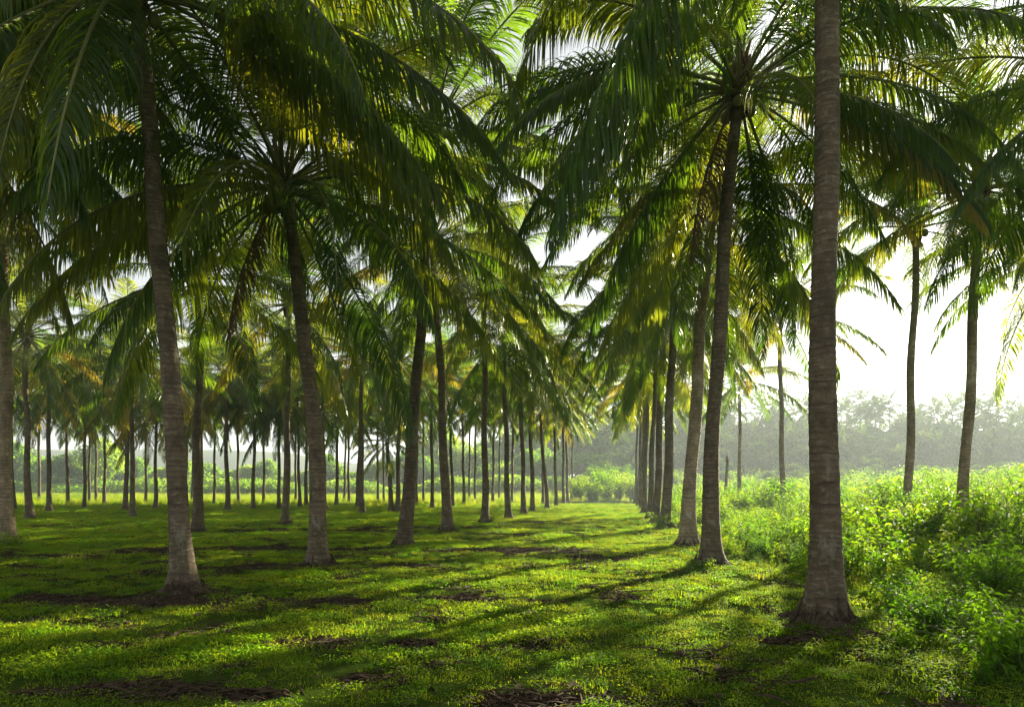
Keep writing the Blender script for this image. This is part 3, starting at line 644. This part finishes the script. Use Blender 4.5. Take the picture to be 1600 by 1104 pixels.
# fallen fronds
FALL = []
for v in range(2):
    a, b, tv, tf = frond_arrays(nleaf=60, seg=3, elev=3, droop=5, beta=4, grav=.05, seed=60+v, L=2.6, leaf=.5, wid=.035, ragged=.35, sway=.5)
    mb = MB().add(a*[1, 1, .25]+[0, 0, .03], b).add(tv*[1, 1, .4]+[0, 0, .03], tf); FALL.append(mb.mesh("fallen_frond", [M['litter']]))
for px, py, a, v, s, lb in [(440,938,.1,0,1.0,"brown fallen frond on the bare strip right of the thick left-leaning palm's foot"),(770,862,-.15,1,1.0,"brown fallen frond on the earth beside the lane, in line with the star-crowned palm"),
                            (420,856,.2,1,1,"brown fallen frond lying left of the dark bowed palm"),(40,1080,.12,0,.55,"small brown frond lying in the bottom corner grass at left"),
                            (290,1075,-.55,1,.5,"short dark frond lying in the shaded grass near the bottom edge, left of centre"),(905,866,.35,0,.8,"dry frond lying across the lane before the right-hand row"),
                            (830,1098,.05,1,.55,"dry frond at the bottom edge in the middle of the grass")]:
    x, y = G(px, py); o = link("fallen_frond", FALL[v], None, (x-1.2*s, y, hz(x, y)), (0, 0, a), s); tag(o, lb, "dead frond", "fallen fronds")

# ------------------------------------------------------------------ single shrubs and weed tufts
def shrub(px, d, seed, label, h, spread, stems, lf, mat='weed', per=34, ratio=.5, py=None, name="leafy_shrub", cat="shrub"):
    x = (px-CX)/FOC*d; mb = weed(seed, h=h, stems=stems, lf=lf, spread=spread, per=per, ratio=ratio); z0 = hz(x, d)
    e = bpy.data.objects.new(name, None); C.objects.link(e); e.location = (x, d, z0); tag(e, label, cat)
    Vv, Fv, Mm = mb.V, mb.F, mb.M; A, B = MB(), MB(); o = 0
    for V_, F_, m_ in zip(Vv, Fv, Mm):
        (B if m_[0] else A).add(V_, F_-o); o += len(V_)
    link("foliage", A.mesh("foliage", [M[mat]]), e); link("stem", B.mesh("stem", [M['stem']]), e); return e
shrub(1390, 19.5, 400, "dark leafy bush around the foot of the slim pale palm in the weeds", 2.0, .8, 26, .13, 'shrub')
shrub(1470, 20, 401, "tall dark bush with arching stems between the two slim palms on the right", 2.5, .8, 26, .16, 'shrub', ratio=.36)
shrub(1575, 5.8, 402, "large soft fern-like shrub in shade at the bottom right corner", .8, .65, 34, .09, 'weed', per=40)
shrub(1450, 7.4, 403, "low shaded shrub right of the thickest palm's foot", .6, .6, 26, .08, 'weed')
shrub(1560, 9.0, 404, "broad leafy shrub on the right edge behind the corner shrub", 1.15, .8, 34, .11, 'weed')
shrub(1190, 16.5, 405, "low dense shrub in the weeds just right of the full-crowned palm's foot", .8, .7, 26, .10, 'shrub')
shrub(1250, 40, 406, "tall sunlit shrub in the far weeds left of the thickest trunk", 2.2, 1.2, 30, .2, 'weed')
shrub(768, 33.2, 407, "bright yellow-green weed tuft at the star-crowned palm's foot", .7, .4, 14, .10, 'weed', name="weed_tuft", cat="weed")
shrub(20, 18.6, 408, "bright weed tuft at the foot of the palm on the left edge", .55, .4, 14, .09, 'weed', name="weed_tuft", cat="weed")
shrub(1092, 13.2, 409, "small leafy weeds at the full-crowned palm's foot", .3, .35, 14, .06, 'weed', name="weed_tuft", cat="weed")
shrub(1033, 26.5, 410, "weed clump round the foot of the third palm on the lane's right edge", .8, .5, 16, .09, 'weed', name="weed_tuft", cat="weed")
for k, (px, d_, h_) in enumerate([(905, 100, 4.2), (925, 96, 3.0), (948, 99, 5.5), (968, 104, 4.8), (986, 102, 4.4), (938, 110, 6.5), (975, 116, 6.5)]):
    shrub(px, d_, 420+k, f"bushy green thicket closing the lane's far end, {ordin[k] if k < 5 else ('tallest one behind' if k == 5 else 'tall one behind at right')}", h_, 2.3, 46, .42, 'weed', per=46, name="thicket_shrub")

# ------------------------------------------------------------------ far trees
def tree_mesh(seed, h, wdt, nl, lf, lobes=16):
    r = np.random.default_rng(seed); tr = MB(); cr = MB()
    p = np.array([[0, 0, -.3], [.1, 0, h*.25], [-.1, .1, h*.5], [0, 0, h*.8]]); tr.add(*tube(p, [h*.022, h*.016, h*.011, h*.004], 8))
    for k in range(lobes):
        a = k*2.4 + r.uniform(-.4, .4); q = wdt*.5*math.sqrt((k+.5)/lobes)*r.uniform(.8, 1.1); zc = h*(.95 - .55*(q/(wdt*.55))**1.5*r.uniform(.5, 1.1)) - h*.08
        c = np.array([math.cos(a)*q, math.sin(a)*q, max(zc, h*.16)]); rr = wdt*r.uniform(.13, .24)
        tr.add(*tube(np.array([[0, 0, h*r.uniform(.2, .5)], c*[.6, .6, .8], c]), [h*.008, h*.005, .01], 4))
        n = nl//lobes; v = r.normal(0, 1, (n, 3)); v /= np.linalg.norm(v, axis=1)[:, None]; P = c + v*rr*(r.random(n)**.35)[:, None]*np.array([1, 1, .75])
        D = v + r.normal(0, .7, (n, 3)); D[:, 2] -= .3; ll = lf*r.uniform(.6, 1.4, n); cr.add(*leaves(P, D, r.normal(0, .5, (n, 3))+[0, 0, 1], ll, ll*.6))
    return tr.mesh("trunk", [M['bark']]), cr.mesh("crown", [M['tree']])
TM = [tree_mesh(500, 9, 8, 3800, .5), tree_mesh(501, 11, 8, 4200, .52, 20), tree_mesh(502, 6, 9, 3800, .46, 18), tree_mesh(503, 13, 9, 4600, .55, 22)]
spots = []
rr = random.Random(77)
for px in range(-40, 905, 21):
    spots.append((px + rr.uniform(-8, 8), rr.uniform(165, 182), rr.choice([0, 2, 2, 1]), rr.uniform(.75, 1.1)))
for px in (40, 70, 105, 135, 160, 20): spots.append((px, rr.uniform(155, 165), rr.choice([0, 1]), rr.uniform(1.0, 1.25)))
for px in (640, 680, 720, 760, 800, 840, 880, 910, 935, 960, 985, 1010): spots.append((px + rr.uniform(-8, 8), rr.uniform(185, 215), rr.choice([1, 3]), rr.uniform(1.2, 1.6)))
for px in range(880, 1045, 16): spots.append((px + rr.uniform(-6, 6), rr.uniform(210, 250), rr.choice([0, 1, 3]), rr.uniform(1.3, 1.7)))
spots.sort()
for k, (px, d_, v, s) in enumerate(spots):
    x = (px-CX)/FOC*d_; e = bpy.data.objects.new("broadleaf_tree", None); C.objects.link(e); e.location = (x, d_, hz(x, d_)); e.rotation_euler = (0, 0, rr.uniform(0, 6)); e.scale = (s, s, s*rr.uniform(.85, 1.15))
    tag(e, f"round leafy tree beyond the meadow, {nth(k)} from the left along the tree belt", "tree", "trees beyond the meadow")
    link("trunk", TM[v][0], e); link("crown", TM[v][1], e)

bushes = sorted(((px + rr.uniform(-9, 9)), rr.uniform(140, 156), rr.uniform(.5, .85)) for px in range(-30, 1050, 21))
for k, (px, d_, s) in enumerate(bushes):
    x = (px-CX)/FOC*d_; o = link("hedge_bush", TM[2][1], None, (x, d_, hz(x, d_)-1.0), (0, 0, rr.uniform(0, 6)), (s*1.5, s*1.5, s))
    tag(o, f"low bush in front of the tree belt beyond the meadow, {nth(k)} from the left", "bush", "bushes before the tree belt")

for k, px in enumerate(range(560, 1080, 22)):
    d_ = rr.uniform(172, 186); x = (px-CX)/FOC*d_; s = rr.uniform(1.0, 1.35); o = link("hedge_bush", TM[2][1], None, (x, d_, hz(x, d_)-1.3), (0, 0, rr.uniform(0, 6)), (s*1.2, s*1.2, s))
    tag(o, f"taller bush under the far trees behind the lane's end, {nth(k)} from the left", "bush", "taller bushes under the far trees")

# hazy wood on the rise at right: a mass, with the palms that stand out along its top as things
WD = bpy.data.collections.new("wood templates")
def far_palm_mesh(seed, h):
    r = np.random.default_rng(seed); mb = MB(); mt = MB(); p = np.array([[0, 0, -.5], [r.normal(0, .3), 0, h*.5], [r.normal(0, .5), 0, h]]); mt.add(*tube(p, [.2, .16, .12], 6))
    for k in range(18):
        c = [0, 1, 1, 2, 2, 3, 3, 4, 4, 5][k % 10]; el, dr, be, gr, tw = CLS[c]
        a, b, tv, tf = frond_arrays(nleaf=22, seg=2, wid=.22, elev=el, droop=dr, beta=be, grav=gr, twist=tw, seed=seed*20+k, L=5.0)
        an = k*2.4; ca, sa = math.cos(an), math.sin(an); RM = np.array([[ca, -sa, 0], [sa, ca, 0], [0, 0, 1]]); mb.add(a@RM.T + p[-1], b)
    return mt, mb
FP = [far_palm_mesh(i, h) for i, h in ((1, 11), (2, 13), (3, 9.5))]
FPM = [(a.mesh("trunk", [M['trunk']]), b.mesh("crown", [M['wood']])) for a, b in FP]
def joined(a, b):
    mb = MB()
    o = 0
    for src, m in ((a, 1), (b, 0)):
        o = 0
        for V_, F_ in zip(src.V, src.F): mb.add(V_, F_-o, m); o += len(V_)
    return mb
for k, (a, b) in enumerate(FP): template(f"wood_{k}", joined(a, b).mesh("wood", [M['wood'], M['trunk']]), WD)
for k, sd_ in ((0, 500), (1, 501), (3, 503)):
    wm = TM[k][1].copy(); wm.materials[0] = M['wood']; template(f"wood_{4+k}", wm, WD)
n = 900; x, y = pick(n, 20, 330, 150, 270); k = (x > 22 + .12*(y-150)) & (x < y*.85+15); x, y = x[k], y[k]
wi = rng.choice([0, 1, 2, 3, 4, 5], len(x)); ws = rng.uniform(.75, 1.15, len(x))*np.interp(y, [150, 185], [.55, 1.0]); wz = hgt(x, y)
n = 1000; fx, fy = pick(n, 18, 220, 126, 190); k = (fx > 14 + .15*(fy-128)) & (fx < fy*.8+8); fx, fy = fx[k], fy[k]
x = np.concatenate([x, fx]); y = np.concatenate([y, fy]); wi = np.concatenate([wi, rng.choice([3, 4, 4, 5], len(fx))]); ws = np.concatenate([ws, rng.uniform(.3, .6, len(fx))*np.interp(fy, [126, 185], [.8, 1.3])]); wz = np.concatenate([wz, hgt(fx, fy)-.9])
scatter("far_wood", np.stack([x, y, wz], -1), ws, np.stack([x*0, x*0, rng.uniform(0, 6.28, len(x))], -1), wi, WD, "hazy far wood of palms and broad trees on the rise at right")
for k in range(26):
    px = 1150 + k*19 + rr.uniform(-7, 7); d_ = rr.uniform(190, 215); x = (px-CX)/FOC*d_; v = k % 3
    e = bpy.data.objects.new("ridge_palm", None); C.objects.link(e); e.location = (x, d_, hz(x, d_)); e.rotation_euler = (0, 0, rr.uniform(0, 6)); e.scale = (rr.uniform(1.1, 1.42),)*3
    tag(e, f"hazy palm along the far wood's top edge, {ordin[k]} from the left", "palm tree", "hazy palms on the far rise")
    link("trunk", FPM[v][0], e); link("crown", FPM[v][1], e)

# ------------------------------------------------------------------ haze
if HAZE:
    a = np.array([[x, y, z] for z in (-3, 38) for y in (-230, 2700) for x in (-1900, 1900)], float)
    f = np.array([[0, 2, 3, 1], [4, 5, 7, 6], [0, 1, 5, 4], [2, 6, 7, 3], [0, 4, 6, 2], [1, 3, 7, 5]])
    m, t, out = newmat("haze air"); pv = N(t, "ShaderNodeVolumePrincipled", Density=.00095, Anisotropy=.3); pv.inputs["Color"].default_value = (.66, .75, .80, 1)
    t.links.new(pv.outputs[0], out.inputs["Volume"])
    tag(link("haze", mesh_from("haze", a, f, [m], False)), "pale morning haze in the air", kind="stuff")
